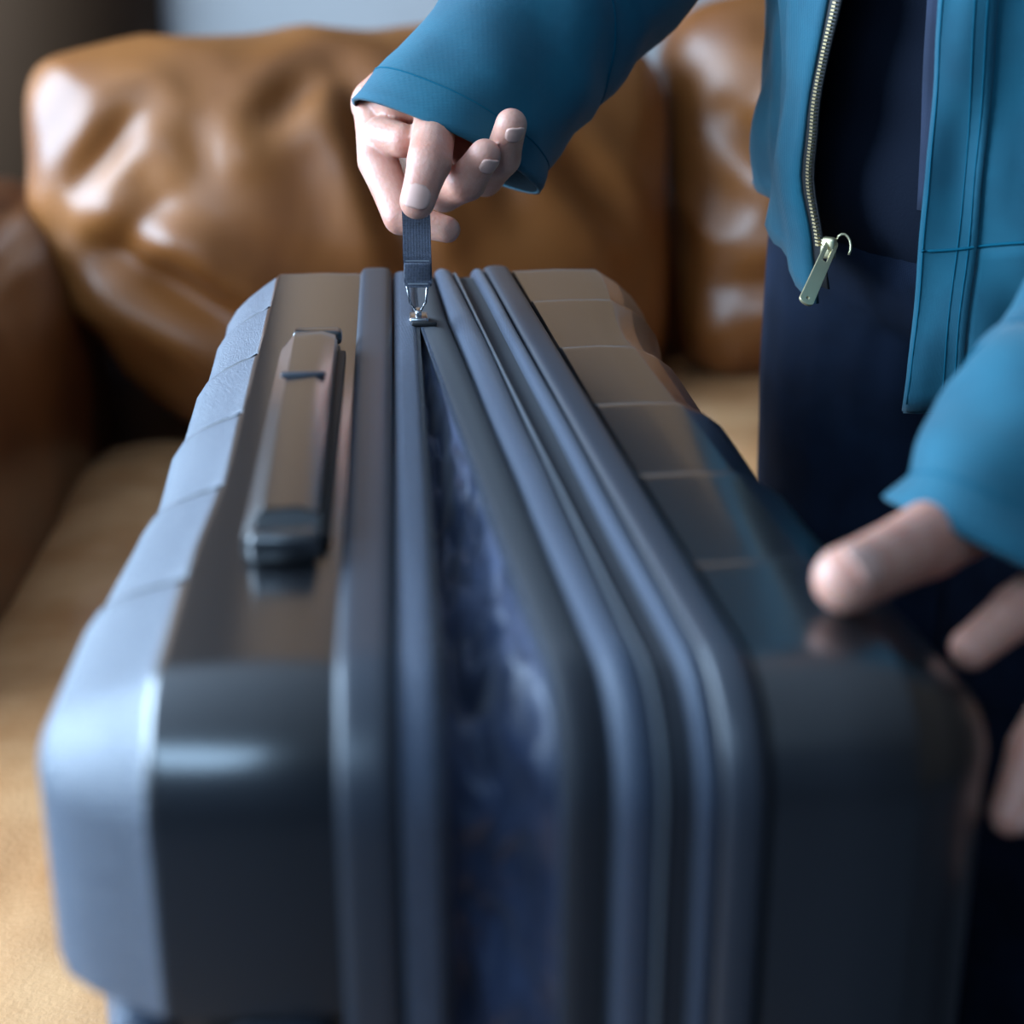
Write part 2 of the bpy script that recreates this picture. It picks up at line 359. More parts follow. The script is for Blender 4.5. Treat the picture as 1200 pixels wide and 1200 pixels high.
def recess(v, wz):                 # pocket of the pull-out handle in the middle of the near end
    if v > 0.10: return 0
    a = min(1, max(0, (0.078 - abs(wz - W * 0.5 + 0.012)) / 0.012)); return a * a * (3 - 2 * a) * min(1, (0.10 - v) / 0.07)
def shell(name, prof, sgn, umap, t_amp, panel_amp, m):
    """prof rows: (t, inset, rib weight, lean). rib displaces t outward and inset inward"""
    V = []; F = []; FM = []
    for (t, i, wt, lean, pw) in prof:
        for k, (v, wz, s) in enumerate(outline(i)):
            side = IT <= k < IT + len(SV) or k >= IB
            dt = t_amp * s * wt
            v2 = v + (lean * min(1, max(0, (L - RC - v) / 0.1)) * min(1, max(0, (v - 0.0) / 0.1)))
            dw = panel_amp * s * pw
            cw = wz - W / 2
            wz2 = wz + (dw if cw > 0 else -dw) * (1 if abs(cw) > W / 2 - RC else 0)
            rc = recess(v, wz) if sgn < 0 else 0
            v2 += 0.022 * rc * min(1, max(0, (t - 0.024) / 0.012)); u = umap(t + dt - 0.022 * rc * min(1, max(0, (t - 0.09) / 0.03)), v)
            V.append(CW(u, v2, wz2))
    n = len(prof)
    for j in range(n - 1):
        for k in range(NL):
            k2 = (k + 1) % NL
            F.append((j * NL + k, j * NL + k2, (j + 1) * NL + k2, (j + 1) * NL + k)); FM.append(1 if prof[j][2] > 0.3 else 0)
    b0 = (n - 1) * NL; ns = len(SV)
    for q in range(ns - 1):     # big face: bridge top side to bottom side
        F.append((b0 + IT + q, b0 + IT + q + 1, b0 + NL - 2 - q, b0 + NL - 1 - q)); FM.append(1)
    F.append(tuple(b0 + k for k in range(0, IT + 1)) + (b0 + NL - 1,)); FM.append(1)
    F.append(tuple(b0 + k for k in range(IT + ns - 1, IB + 1))); FM.append(1)
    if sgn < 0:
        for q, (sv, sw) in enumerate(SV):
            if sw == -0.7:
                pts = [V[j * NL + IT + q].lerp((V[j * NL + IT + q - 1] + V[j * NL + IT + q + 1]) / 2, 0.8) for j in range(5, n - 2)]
                tv, tf = tube(pts, 0.0011, 6); obj('groove_shade_line', tv, tf, M['black'], case)  # black tubes put in for the shade of the rib grooves
    o = obj(name, V, F, m, case, True, mats=[m, M['shell_grain_lit'] if sgn < 0 else M['shell_side']], fmat=FM)
    fixn(o)
    md = o.modifiers.new('split', 'EDGE_SPLIT'); md.split_angle = R_(24)
    return o
PL = 0.064
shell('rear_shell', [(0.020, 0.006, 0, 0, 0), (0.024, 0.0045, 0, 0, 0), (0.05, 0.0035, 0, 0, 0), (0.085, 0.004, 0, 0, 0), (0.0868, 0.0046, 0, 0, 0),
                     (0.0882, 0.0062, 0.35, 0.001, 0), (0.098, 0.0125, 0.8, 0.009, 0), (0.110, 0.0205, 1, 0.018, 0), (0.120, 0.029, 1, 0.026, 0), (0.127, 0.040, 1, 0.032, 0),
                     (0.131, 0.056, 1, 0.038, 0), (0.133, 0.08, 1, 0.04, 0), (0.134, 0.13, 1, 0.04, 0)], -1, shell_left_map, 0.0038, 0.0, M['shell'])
shell('front_shell', [(0.0778, 0.014, 0, 0, 0), (0.0784, 0.0070, 0, 0, .6), (0.0794, 0.0054, 0, 0, 1), (0.102, 0.0045, 0, 0, 1), (0.124, 0.005, 0, 0, 1), (0.1256, 0.0056, 0, 0, 1),
                      (0.1270, 0.0072, 0.3, 0.001, 1), (0.136, 0.0135, 0.8, 0.009, .6), (0.146, 0.023, 1, 0.018, .3), (0.154, 0.034, 1, 0.026, 0), (0.159, 0.048, 1, 0.032, 0),
                      (0.162, 0.07, 1, 0.036, 0), (0.164, 0.13, 1, 0.04, 0)], 1, shell_right_map, 0.0055, 0.0020, M['shell'])
sweep('rear_rim', [(t - 0.023, i) for t, i in bead(0, 0.0225, 0.005, 0.0005, 0.014, n=10, p=3.2)], M['rim'])
sweep('zipper_tape', [(0.000, 0.010), (0.0015, 0.0045), (0.006, 0.0035), (0.012, 0.0035), (0.0145, 0.0045), (0.0155, 0.007), (0.014, 0.020), (0.0, 0.020)], M['tape'])
sweep('zipper_tape', [(0.0, 0.0070), (0.0012, 0.0045), (0.007, 0.0042), (0.016, 0.0055), (0.0192, 0.0095), (0.0192, 0.02), (0.002, 0.02)], M['tape_dark'], right_map)
sweep('gusset_band', bead(0.0195, 0.0365, 0.0085, 0.002, 0.018, p=2.0), M['gusset'], right_map, wav=0.0012, seed=3)
sweep('gusset_groove', [(0.036, 0.0085), (0.0520, 0.0085), (0.0520, 0.018), (0.036, 0.018)], M['tape_dark'], right_map, smooth=False)
sweep('gusset_band', bead(0.0505, 0.0590, 0.0085, 0.0025, 0.018), M['gusset'], right_map, wav=0.0008, seed=8)
sweep('front_rim', bead(0.0588, 0.0768, 0.006, 0.0003, 0.016, n=10, p=3.0), M['rim'], right_map)
# closed second zipper: a pale coil along the groove
coil = sweep('zipper_coil', [(0.0380 + 0.0013 * math.cos(a), 0.0065 - 0.0016 * math.sin(a)) for a in [i * math.pi / 3 for i in range(6)]], M['coil'], right_map)
# coil edge on both tapes (a bead of teeth), joined
def teeth(name, t, umap, m, v_lo, step=0.0022, sgn=1, parent=case):
    bm = bmesh.new()
    pth = outline(0.0055)
    rng = [pth[k] for k in range(NA, IT + len(SV))]
    path = [CW(umap(t, v), v, wz) for v, wz, s in rng]
    acc = 0.0
    for a, b in zip(path, path[1:]):
        d = b - a; ln = d.length
        if ln < 1e-6: continue
        while acc < ln:
            p = a + d * (acc / ln)
            u3, b3 = frame(d)
            rot = Matrix((d.normalized(), u3, b3)).transposed()
            box_bm(bm, p, (step * 0.55, 0.0022, 0.0018), rot)
            acc += step
        acc -= ln
    o = obj_bm(name, bm, m, parent, smooth=False); o['kind'] = 'stuff'; return o
teeth('zipper_teeth', 0.0158, ident, M['tape_dark'], 0)
teeth('zipper_teeth', 0.0003, right_map, M['tape'], 0)
# crumpled lining inside the opened wedge
def lining():
    rows = list(range(0, IT + len(SV) - 1)); NX = 26; V = []; F = []
    outl = {}
    for j in range(NX):
        f = j / (NX - 1)
        outl[j] = f
    for k in rows:
        for j in range(NX):
            f = j / (NX - 1)
            ins = 0.016 + 0.055 * math.sin(math.pi * min(1, f * 1.05)) ** 0.7 * (1 - f) ** 0.9 if f < 1 else 0.016
            v0, w0, _ = outline(0.0)[k] if j == 0 else cache
            cache = (v0, w0, _)
            gap = max(0.0, g0(v0)) + 0.0005
            fold = noise.noise(Vector((v0 * 14, w0 * 14, f * 2.2 + 3))) * 0.016 + (0.010 - 0.022 * abs(noise.noise(Vector((v0 * 26 + 5, w0 * 26, f * 3.2))))) + 0.005 * noise.noise(Vector((v0 * 70, w0 * 70, f * 6)))
            amt = math.sin(math.pi * f) * min(1, gap / 0.02)
            ins = max(0.011, ins * min(1, 0.25 + gap / 0.04) - fold * amt + 0.006 * (1 - min(1, gap / 0.02)))
            # direction inward = towards the loop's centre line
            cv = min(max(v0, RC + 0.07), L - RC - 0.07); cw = min(max(w0, RC + 0.07), W - RC - 0.07)
            dv, dw = cv - v0, cw - w0; ln = math.hypot(dv, dw) or 1
            v1, w1 = v0 + dv / ln * ins, w0 + dw / ln * ins
            u = 0.013 + (gap + 0.006) * f
            V.append(CW(u, v1, w1))
    n = len(rows)
    for a in range(n - 1):
        for j in range(NX - 1): F.append((a * NX + j, (a + 1) * NX + j, (a + 1) * NX + j + 1, a * NX + j + 1))
    o = obj('lining', V, F, M['lining'], case); fixn(o)
lining()
# side carry handle on the rear shell
def carry_handle():
    top = W; u0 = -0.049; v0, v1 = 0.150, 0.475; hw = 0.0165
    prof = [(-hw, -0.001), (-hw, 0.009), (-hw + 0.0085, 0.0185), (hw - 0.009, 0.0195), (hw - 0.001, 0.0165), (hw, 0.013), (hw, 0.006), (hw - 0.004, -0.001)]
    V = []; F = []; n = len(prof); N = 30
    for k in range(N + 1):
        f = k / N; v = v0 + (v1 - v0) * f
        arch = 0.0015 * math.sin(math.pi * f)
        e = 1.0
        if f > 0.88: e = 1 - ((f - 0.88) / 0.12) ** 2 * 0.75
        if f < 0.02: e = 0.93
        for (a, h) in prof: V.append(CW(u0 + a * (1 if e > 0.9 else 0.75 + 0.25 * e), v + (0.012 if f == 0 and h > 0.012 else 0) , top - 0.004 + max(0, h) * e + arch))
    for k in range(N):
        for j in range(n): F.append((k * n + j, (k + 1) * n + j, (k + 1) * n + (j + 1) % n, k * n + (j + 1) % n))
    F.append(tuple(range(n))[::-1]); F.append(tuple(N * n + j for j in range(n)))
    g = obj('carry_handle', V, F, M['shell'], case); fixn(g)
    md = g.modifiers.new('split', 'EDGE_SPLIT'); md.split_angle = R_(28)
    rotz = Matrix.Rotation(YC, 3, 'Z')
    bm = bmesh.new(); box_bm(bm, CW(u0 + 0.001, 0.352, top + 0.0168), (0.024, 0.0045, 0.003), rotz, 0.001); obj_bm('grip_notch', bm, M['rim'], g)
    bm = bmesh.new(); box_bm(bm, CW(u0 + 0.002, 0.144, top + 0.004), (0.030, 0.012, 0.014), rotz, 0.003); obj_bm('end_cap', bm, M['shell'], g)
    bm = bmesh.new(); box_bm(bm, CW(u0 + 0.003, 0.482, top + 0.0015), (0.030, 0.014, 0.009), rotz, 0.003); obj_bm('end_cap', bm, M['shell'], g)
    bm = bmesh.new(); box_bm(bm, CW(u0 + hw + 0.0015, 0.305, top - 0.0012), (0.006, 0.29, 0.006), rotz, 0.001); obj_bm('handle_gap_shade', bm, M['black'], g)  # black strip stands for the shade in the gap beside the handle
carry_handle()
# pull-out handle in the near end of the rear shell, and feet underneath
rz = Matrix.Rotation(YC, 3, 'Z')
bm = bmesh.new(); box_bm(bm, CW(-0.048, 0.004, W - 0.204), (0.042, 0.026, 0.125), rz, 0.007, 3); g = obj_bm('pull_handle', bm, M['gusset'], case)
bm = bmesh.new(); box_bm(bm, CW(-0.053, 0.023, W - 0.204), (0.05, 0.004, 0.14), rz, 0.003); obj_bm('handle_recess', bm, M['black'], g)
bm = bmesh.new(); box_bm(bm, CW(-0.104, 0.030, W - 0.204), (0.024, 0.03, 0.125), rz, 0.009, 3); obj_bm('corner_guard', bm, M['gusset'], case)
for v in (0.11, 0.54):
    for u in (-0.055, 0.15):
        bm = bmesh.new(); bmesh.ops.create_cone(bm, segments=16, cap_ends=True, radius1=0.012, radius2=0.016, depth=0.012, matrix=Matrix.Translation(CW(u, v, 0.001)))
        obj_bm('foot', bm, M['black'], case)
# wheels at the far end
for u in (-0.075, 0.10):
    for wz in (0.06, W - 0.075):
        bm = bmesh.new(); bmesh.ops.create_cone(bm, segments=24, cap_ends=True, radius1=0.022, radius2=0.022, depth=0.016, matrix=Matrix.Translation(CW(u, L + 0.026, wz)) @ Matrix.Rotation(R_(90), 4, 'X') @ Matrix.Rotation(R_(90), 4, 'Y'))
        box_bm(bm, CW(u, L + 0.006, wz), (0.034, 0.02, 0.034), rz, 0.004)
        obj_bm('wheel', bm, M['black'], case)
# zipper slider with its fabric pull
SVV = 0.532
s0 = CW(0.0165, SVV, W - 0.002)
bm = bmesh.new(); box_bm(bm, s0, (0.012, 0.017, 0.005), rz, 0.0015); box_bm(bm, s0 + Vector((0, -0.002, 0.0045)), (0.004, 0.011, 0.005), rz, 0.0012)
slider = obj_bm('zipper_slider', bm, M['chrome'], case)
bm = bmesh.new(); box_bm(bm, s0 + Vector((0.004, -0.010, -0.001)), (0.016, 0.003, 0.003), rz, 0.0008)
obj_bm('slider_bar', bm, M['black'], slider)
pt = P(489, 334, 1.085); pb = s0 + Vector((0, -0.004, 0.006))
for s in (-1, 1):
    V, F = tube([pb + Vector((0.0015 * s, 0, 0)), pb + Vector((0.005 * s, -0.001, 0.006)), pt + Vector((0.0068 * s, 0, 0.002))], 0.0009, 6)
    obj('pull_wire', V, F, M['chrome'], slider)
p_lo, p_hi = P(490, 336, 1.082), P(487, 226, 1.083)
V = []; F = []; N = 18
ax = (p_hi - p_lo)
for k in range(N + 1):
    c = p_lo + ax * (k / N) + Vector((0, 0.0012 * math.sin(k * 0.7), 0))
    hwid = 0.0088 * (0.78 if k == 0 else 1) ; th = 0.0014 if k > 6 else 0.0021
    for (sx, sy) in ((-1, -1), (1, -1), (1, 1), (-1, 1)): V.append(c + Vector((sx * hwid, sy * th, 0)))
for k in range(N):
    for j in range(4): F.append((4 * k + j, 4 * k + (j + 1) % 4, 4 * k + 4 + (j + 1) % 4, 4 * k + 4 + j))
F += [(3, 2, 1, 0), (4 * N, 4 * N + 1, 4 * N + 2, 4 * N + 3)]
st = obj('pull_strap', V, F, M['strap'], slider, smooth=False); fixn(st)
bm = bmesh.new(); box_bm(bm, p_lo + ax * 0.13, (0.0172, 0.0052, ax.length * 0.25), None, 0.0012); obj_bm('strap_fold', bm, M['strap'], slider)
bm = bmesh.new(); box_bm(bm, p_lo + ax * 0.285 + Vector((0, -0.0024, 0)), (0.0150, 0.0006, 0.0007)); box_bm(bm, p_lo + ax * 0.04 + Vector((0, -0.0024, 0)), (0.0125, 0.0006, 0.0007))
obj_bm('stitching', bm, M['coil'], slider, smooth=False)
# ------------------------------------------------------------------ person
BC = Vector((0.345, 1.17, 0)); TH = R_(45)
FD = Vector((-math.sin(TH), -math.cos(TH), 0)); RD = Vector((FD.y, -FD.x, 0))     # facing, person's right
def BP(a, z, ad, aw): return BC + FD * (math.cos(a) * ad) + RD * (math.sin(a) * aw) + Vector((0, 0, z))
def cap_chain(bm, pts, rs, sub=5):
    """tapered chain: lofted tube with spherical ends, for a later voxel remesh"""
    n = len(pts)
    for i in range(n):
        bmesh.ops.create_uvsphere(bm, u_segments=20, v_segments=12, radius=rs[i], matrix=Matrix.Translation(pts[i]))
    for i in range(n - 1):
        d = pts[i + 1] - pts[i]
        if d.length < 1e-5: continue
        q = d.to_track_quat('Z', 'Y').to_matrix().to_4x4()
        bmesh.ops.create_cone(bm, segments=20, cap_ends=True, radius1=rs[i], radius2=rs[i + 1], depth=d.length, matrix=Matrix.Translation((pts[i] + pts[i + 1]) / 2) @ q)
def ellipsoid(bm, c, s, rot=None):
    mt = Matrix.Translation(c) @ (rot.to_4x4() if rot is not None else Matrix()) @ Matrix.Diagonal((*s, 1))
    bmesh.ops.create_uvsphere(bm, u_segments=24, v_segments=16, radius=1, matrix=mt)
def remesh(bm, voxel, smooth=4, fac=0.5):
    me = bpy.data.meshes.new('tmp'); bm.to_mesh(me); bm.free()
    o = bpy.data.objects.new('tmp', me); col.objects.link(o)
    r = o.modifiers.new('r', 'REMESH'); r.mode = 'VOXEL'; r.voxel_size = voxel
    s = o.modifiers.new('s', 'SMOOTH'); s.iterations = smooth; s.factor = fac
    dg = bpy.context.evaluated_depsgraph_get(); ev = o.evaluated_get(dg); m2 = ev.to_mesh()
    V = [v.co.copy() for v in m2.vertices]; F = [tuple(p.vertices) for p in m2.polygons]
    ev.to_mesh_clear(); bpy.data.objects.remove(o); bpy.data.meshes.remove(me)
    return V, F
def finger(bm, joints, rs):
    # refine the joint chain a little: flesh between the joints, slight knuckle swelling
    pts = []; rr = []
    for i in range(len(joints) - 1):
        a, b = joints[i], joints[i + 1]
        for k, f in enumerate((0.0, 0.3, 0.55, 0.8)):
            pts.append(a.lerp(b, f)); r = rs[i] + (rs[i + 1] - rs[i]) * f
            rr.append(r * (1.0, 0.955, 0.95, 0.97)[k])
    pts.append(joints[-1]); rr.append(rs[-1])
    cap_chain(bm, pts, rr)
NAILS = []
def nail(tip, prev, normal, wd, ln, r):
    d = (tip - prev).normalized(); nrm = (normal - d * normal.dot(d)).normalized(); sd = d.cross(nrm)
    NAILS.append((tip, d, nrm, sd, wd, ln, r))

# --- right hand pinching the pull
bm = bmesh.new()
RW = P(552, 35, 1.185)
t_ = [P(535, 70, 1.165), P(513, 125, 1.128), P(503, 190, 1.070), P(489, 236, 1.066)]
finger(bm, t_, [0.0165, 0.0152, 0.0144, 0.0112])
i_ = [P(441, 122, 1.160), P(443, 188, 1.130), P(470, 254, 1.110), P(524, 269, 1.100)]
finger(bm, i_, [0.0165, 0.0138, 0.0120, 0.0086])
m_ = [P(472, 118, 1.170), P(520, 225, 1.140), P(547, 212, 1.094), P(568, 182, 1.076)]
finger(bm, m_, [0.015, 0.0135, 0.0132, 0.0104])
r_ = [P(502, 108, 1.185), P(568, 208, 1.155), P(588, 184, 1.102), P(599, 146, 1.078)]
finger(bm, r_, [0.0145, 0.0130, 0.0128, 0.0102])
k_ = [P(532, 95, 1.195), P(585, 165, 1.190), P(596, 150, 1.165), P(596, 125, 1.152)]
finger(bm, k_, [0.013, 0.0105, 0.0095, 0.0075])
# palm and web between thumb and index
for f in (i_, m_, r_, k_): cap_chain(bm, [f[0], f[0].lerp(RW, 0.55), RW], [0.0175, 0.020, 0.023])
cap_chain(bm, [i_[0], P(470, 120, 1.130), t_[1]], [0.015, 0.015, 0.013])
cap_chain(bm, [P(447, 160, 1.130), P(474, 165, 1.110)], [0.0135, 0.011])
cap_chain(bm, [t_[0], RW], [0.018, 0.022])
RE = Vector((0.150, 1.235, 0.735))
cap_chain(bm, [RW, RW.lerp(RE, 0.35)], [0.026, 0.030])
nail(t_[3], t_[2], Vector((-0.05, -1, 0.3)), 0.0092, 0.0150, 0.0112)
nail(m_[3], m_[2], Vector((0.55, -0.83, 0.05)), 0.0068, 0.0108, 0.0104)
nail(r_[3], r_[2], Vector((0.35, -0.95, 0.1)), 0.0068, 0.0108, 0.0102)
# --- left hand on the case corner
LWp = P(1285, 560, 0.855)
lt = [P(1240, 560, 0.825), P(1172, 592, 0.790), P(1090, 632, 0.746), P(992, 679, 0.686)]
finger(bm, lt, [0.0185, 0.0178, 0.0172, 0.0136])
li = [P(1310, 640, 0.815), P(1250, 672, 0.765), P(1192, 716, 0.738), P(1138, 760, 0.720)]
finger(bm, li, [0.0160, 0.0132, 0.0120, 0.0092])
lm = [P(1340, 690, 0.81), P(1262, 790, 0.735), P(1212, 880, 0.715), P(1184, 955, 0.708)]
finger(bm, lm, [0.0155, 0.0128, 0.0115, 0.0088])
lr = [P(1375, 735, 0.805), P(1330, 880, 0.74), P(1290, 990, 0.725), P(1262, 1070, 0.72)]
finger(bm, lr, [0.0150, 0.0120, 0.0108, 0.0082])
lk = [P(1410, 780, 0.80), P(1390, 940, 0.75), P(1360, 1030, 0.735), P(1330, 1090, 0.73)]
finger(bm, lk, [0.0135, 0.0105, 0.0094, 0.0072])
for f in (li, lm, lr, lk): cap_chain(bm, [f[0], f[0].lerp(LWp, 0.5), LWp], [0.0165, 0.020, 0.023])
cap_chain(bm, [lt[0], LWp], [0.019, 0.023])
cap_chain(bm, [lt[1], li[0].lerp(lt[0], 0.4)], [0.012, 0.014])
LE = Vector((0.475, 0.90, 0.665))
cap_chain(bm, [LWp, LWp.lerp(LE, 0.35)], [0.026, 0.030])
nail(lt[3], lt[2], Vector((-0.35, -0.85, 0.40)), 0.0098, 0.0155, 0.0136)
nail(lm[3], lm[2], Vector((0.9, -0.35, 0.2)), 0.0066, 0.0105, 0.0090)
HV, HF = remesh(bm, 0.0011, smooth=5)
# --- the body under the clothes
bm = bmesh.new()
SHR = BC + RD * 0.175 + Vector((0, 0, 0.975)); SHL = BC - RD * 0.175 + Vector((0, 0, 0.965))
HIPR = BC + RD * 0.085 + Vector((0, 0, 0.44)); HIPL = BC - RD * 0.085 + Vector((0, 0, 0.44))
FTR = BC + RD * 0.078 + Vector((0, 0, FZ + 0.09)); FTL = BC - RD * 0.078 + Vector((0, 0, FZ + 0.09))
for h, f in ((HIPR, FTR), (HIPL, FTL)):
    kn = h.lerp(f, 0.5) + FD * 0.01
    cap_chain(bm, [h, h.lerp(kn, 0.5), kn, kn.lerp(f, 0.35) - FD * 0.01, f], [0.080, 0.070, 0.052, 0.052, 0.036])
    cap_chain(bm, [f - FD * 0.03 - Vector((0, 0, 0.05)), f + FD * 0.13 - Vector((0, 0, 0.058))], [0.034, 0.028])
rotb = Matrix((RD, FD, Vector((0, 0, 1)))).transposed()
for z, a, d in ((0.46, .155, .105), (0.56, .145, .1), (0.68, .135, .095), (0.8, .15, .105), (0.9, .155, .1)):
    ellipsoid(bm, BC + Vector((0, 0, z)), (a, d, 0.11), rotb)
cap_chain(bm, [SHL, BC + Vector((0, 0, 1.0)), SHR], [0.055, 0.06, 0.055])
cap_chain(bm, [BC + Vector((0, 0, 0.98)), BC + FD * 0.02 + Vector((0, 0, 1.11))], [0.058, 0.052])
HC = BC + FD * 0.035 + Vector((0, 0, 1.205))
ellipsoid(bm, HC, (0.073, 0.092, 0.115), rotb); ellipsoid(bm, HC + FD * 0.035 - Vector((0, 0, 0.055)), (0.052, 0.055, 0.06), rotb)
cap_chain(bm, [HC + FD * 0.088 + Vector((0, 0, 0.01)), HC + FD * 0.108 - Vector((0, 0, 0.028))], [0.010, 0.015])
for s in (-1, 1): ellipsoid(bm, HC + RD * 0.074 * s - FD * 0.005, (0.012, 0.02, 0.032), rotb)
cap_chain(bm, [HC + FD * 0.083 - Vector((0, 0, 0.062)) - RD * 0.02, HC + FD * 0.083 - Vector((0, 0, 0.062)) + RD * 0.02], [0.007, 0.007])
cap_chain(bm, [SHR, RE, RW], [0.050, 0.040, 0.027]); cap_chain(bm, [SHL, LE, LWp], [0.050, 0.040, 0.027])
BV, BF = remesh(bm, 0.008, smooth=3)
person = obj('person', [Vector((0, 0, 0))], [], M['skin'])
off = len(HV)
base = Vector((BC.x, BC.y, FZ)); person.location = base
me = bpy.data.meshes.new('person'); me.from_pydata([tuple(v - base) for v in HV + BV], [], HF + [tuple(i + off for i in f) for f in BF]); me.update()
me.materials.append(M['skin']); me.polygons.foreach_set('use_smooth', [True] * len(me.polygons)); person.data = me
person['label'] = 'person in an open teal jacket and navy trousers unzipping the suitcase'; person['category'] = 'person'
for (tip, d, nrm, sd, wd, ln, r) in NAILS:
    V = []; F = []; NU, NV = 8, 10
    for layer in (0, 1):
        for i in range(NV + 1):
            f = i / NV
            for j in range(NU + 1):
                a = (j / NU - 0.5) * 2
                wloc = wd * max(0.12, (1 - abs(2 * f - 1) ** 3.2)) ** 0.42
                ang = a * wloc / r
                p = tip + d * ((f - 0.62) * ln + r * 0.18) + nrm * (r * math.cos(ang) * (1.0 - 0.10 * max(0, f - 0.55) ** 1.0 * 2) + 0.0004 - 0.0012 * layer) + sd * (r * math.sin(ang))
                V.append(p)
    n1 = (NU + 1) * (NV + 1)
    for i in range(NV):
        for j in range(NU):
            q = (i * (NU + 1) + j, i * (NU + 1) + j + 1, (i + 1) * (NU + 1) + j + 1, (i + 1) * (NU + 1) + j); F.append(q); F.append(tuple(k + n1 for k in q[::-1]))
    rim = [j for j in range(NU + 1)] + [(i + 1) * (NU + 1) - 1 for i in range(1, NV + 1)] + [NV * (NU + 1) + j for j in range(NU - 1, -1, -1)] + [i * (NU + 1) for i in range(NV - 1, 0, -1)]
    for a, b in zip(rim, rim[1:] + rim[:1]): F.append((b, a, a + n1, b + n1))
    o = obj('fingernail', V, F, M['nail'], person); fixn(o)
# hair (above the frame)
bm = bmesh.new(); ellipsoid(bm, HC - FD * 0.02 + Vector((0, 0, 0.025)), (0.084, 0.098, 0.112), rotb)
ellipsoid(bm, HC - FD * 0.045 - Vector((0, 0, 0.06)), (0.075, 0.06, 0.10), rotb); V, F = remesh(bm, 0.008)
obj('hair', V, F, M['hair'], person)
# trousers
bm = bmesh.new()
for h, f in ((HIPR, FTR), (HIPL, FTL)):
    kn = h.lerp(f, 0.5) + FD * 0.012
    cap_chain(bm, [h + Vector((0, 0, 0.02)), h.lerp(kn, 0.45), kn, f + Vector((0, 0, 0.0))], [0.102, 0.097, 0.086, 0.074])
for z, a, d in ((0.42, .178, .125), (0.50, .168, .122), (0.56, .158, .115)): ellipsoid(bm, BC + Vector((0, 0, z)), (a, d, 0.07), rotb)
V, F = remesh(bm, 0.006, smooth=5)
V2 = []
for p in V:
    q = p - BC; s = 0.0045 * math.sin(34 * (p.z + 0.5 * q.dot(RD)) + 4 * noise.noise(p * 7)) * noise.noise(p * 5 + Vector((3, 1, 0)))
    V2.append(p + Vector((q.x, q.y, 0)).normalized() * s * 2)
obj('trousers', V2, F, M['navy'], person)
for f in (FTR, FTL):
    bm = bmesh.new(); cap_chain(bm, [f - FD * 0.045 - Vector((0, 0, 0.045)), f + FD * 0.05 - Vector((0, 0, 0.045)), f + FD * 0.15 - Vector((0, 0, 0.055))], [0.045, 0.045, 0.035])
    V, F = remesh(bm, 0.007); obj('shoe', [Vector((p.x, p.y, max(p.z, FZ + 0.001))) for p in V], F, M['black'], person)
# knitted top under the jacket
bm = bmesh.new()
for z, a, d in ((0.475, .180, .134), (0.54, .170, .127), (0.60, .162, .122), (0.68, .155, .118), (0.8, .165, .12), (0.9, .165, .112)): ellipsoid(bm, BC + Vector((0, 0, z)), (a, d, 0.11), rotb)
cap_chain(bm, [SHL - Vector((0, 0, .02)), BC + Vector((0, 0, 0.985)), SHR - Vector((0, 0, .02))], [0.06, 0.07, 0.06])
V, F = remesh(bm, 0.008, smooth=4); obj('knit_top', V, F, M['navy_knit'], person)

# jacket: body wrapped round the torso, open in front, with two sleeves, one mesh
JA0, JA1 = R_(17.0), R_(353.5)
HEM = [(R_(17), 0.402), (R_(32), 0.428), (R_(50), 0.452), (R_(110), 0.44), (R_(250), 0.40), (R_(330), 0.36), (R_(354), 0.345)]
EDGE = [(0.40, 15.5), (0.44, 16.5), (0.485, 19.5), (0.52, 18.5), (0.60, 16.5), (1.1, 15)]
def jacket_pt(f, zf, out=0.0):
    a = JA0 + (JA1 - JA0) * f
    hem = lerp_tab(HEM, a); z = hem + (1.02 - hem) * zf
    a0 = R_(lerp_tab(EDGE, z)); a = a0 + (JA1 - a0) * f
    sh = max(0.0, (z - 0.86) / 0.16)
    ad = 0.150 + 0.012 * math.sin(4 * a + 1); aw = 0.193
    k = 1 - 0.55 * sh ** 2
    wr = 0.006 * noise.noise(Vector((a * 3.2, z * 9, 1))) + 0.008 * noise.noise(Vector((a * 7, z * 16, 4)))
    wr += 0.0045 * math.sin(46 * z + 9 * math.sin(a * 5)) * noise.noise(Vector((a * 4, z * 3, 9)))
    edge = max(0, 1 - f * 14)
    wr = wr * (1 - 0.5 * edge) + 0.010 * edge * math.sin(14 * (z - 0.4))
    return BP(a, z, (ad + wr + out) * k, (aw + wr + out) * k)
NU, NV = 120, 60
V = []; F = []; FM = []
for j in range(NV + 1):
    for i in range(NU + 1): V.append(jacket_pt(i / NU, j / NV))
for j in range(NV):
    for i in range(NU): F.append((j * (NU + 1) + i, j * (NU + 1) + i + 1, (j + 1) * (NU + 1) + i + 1, (j + 1) * (NU + 1) + i))
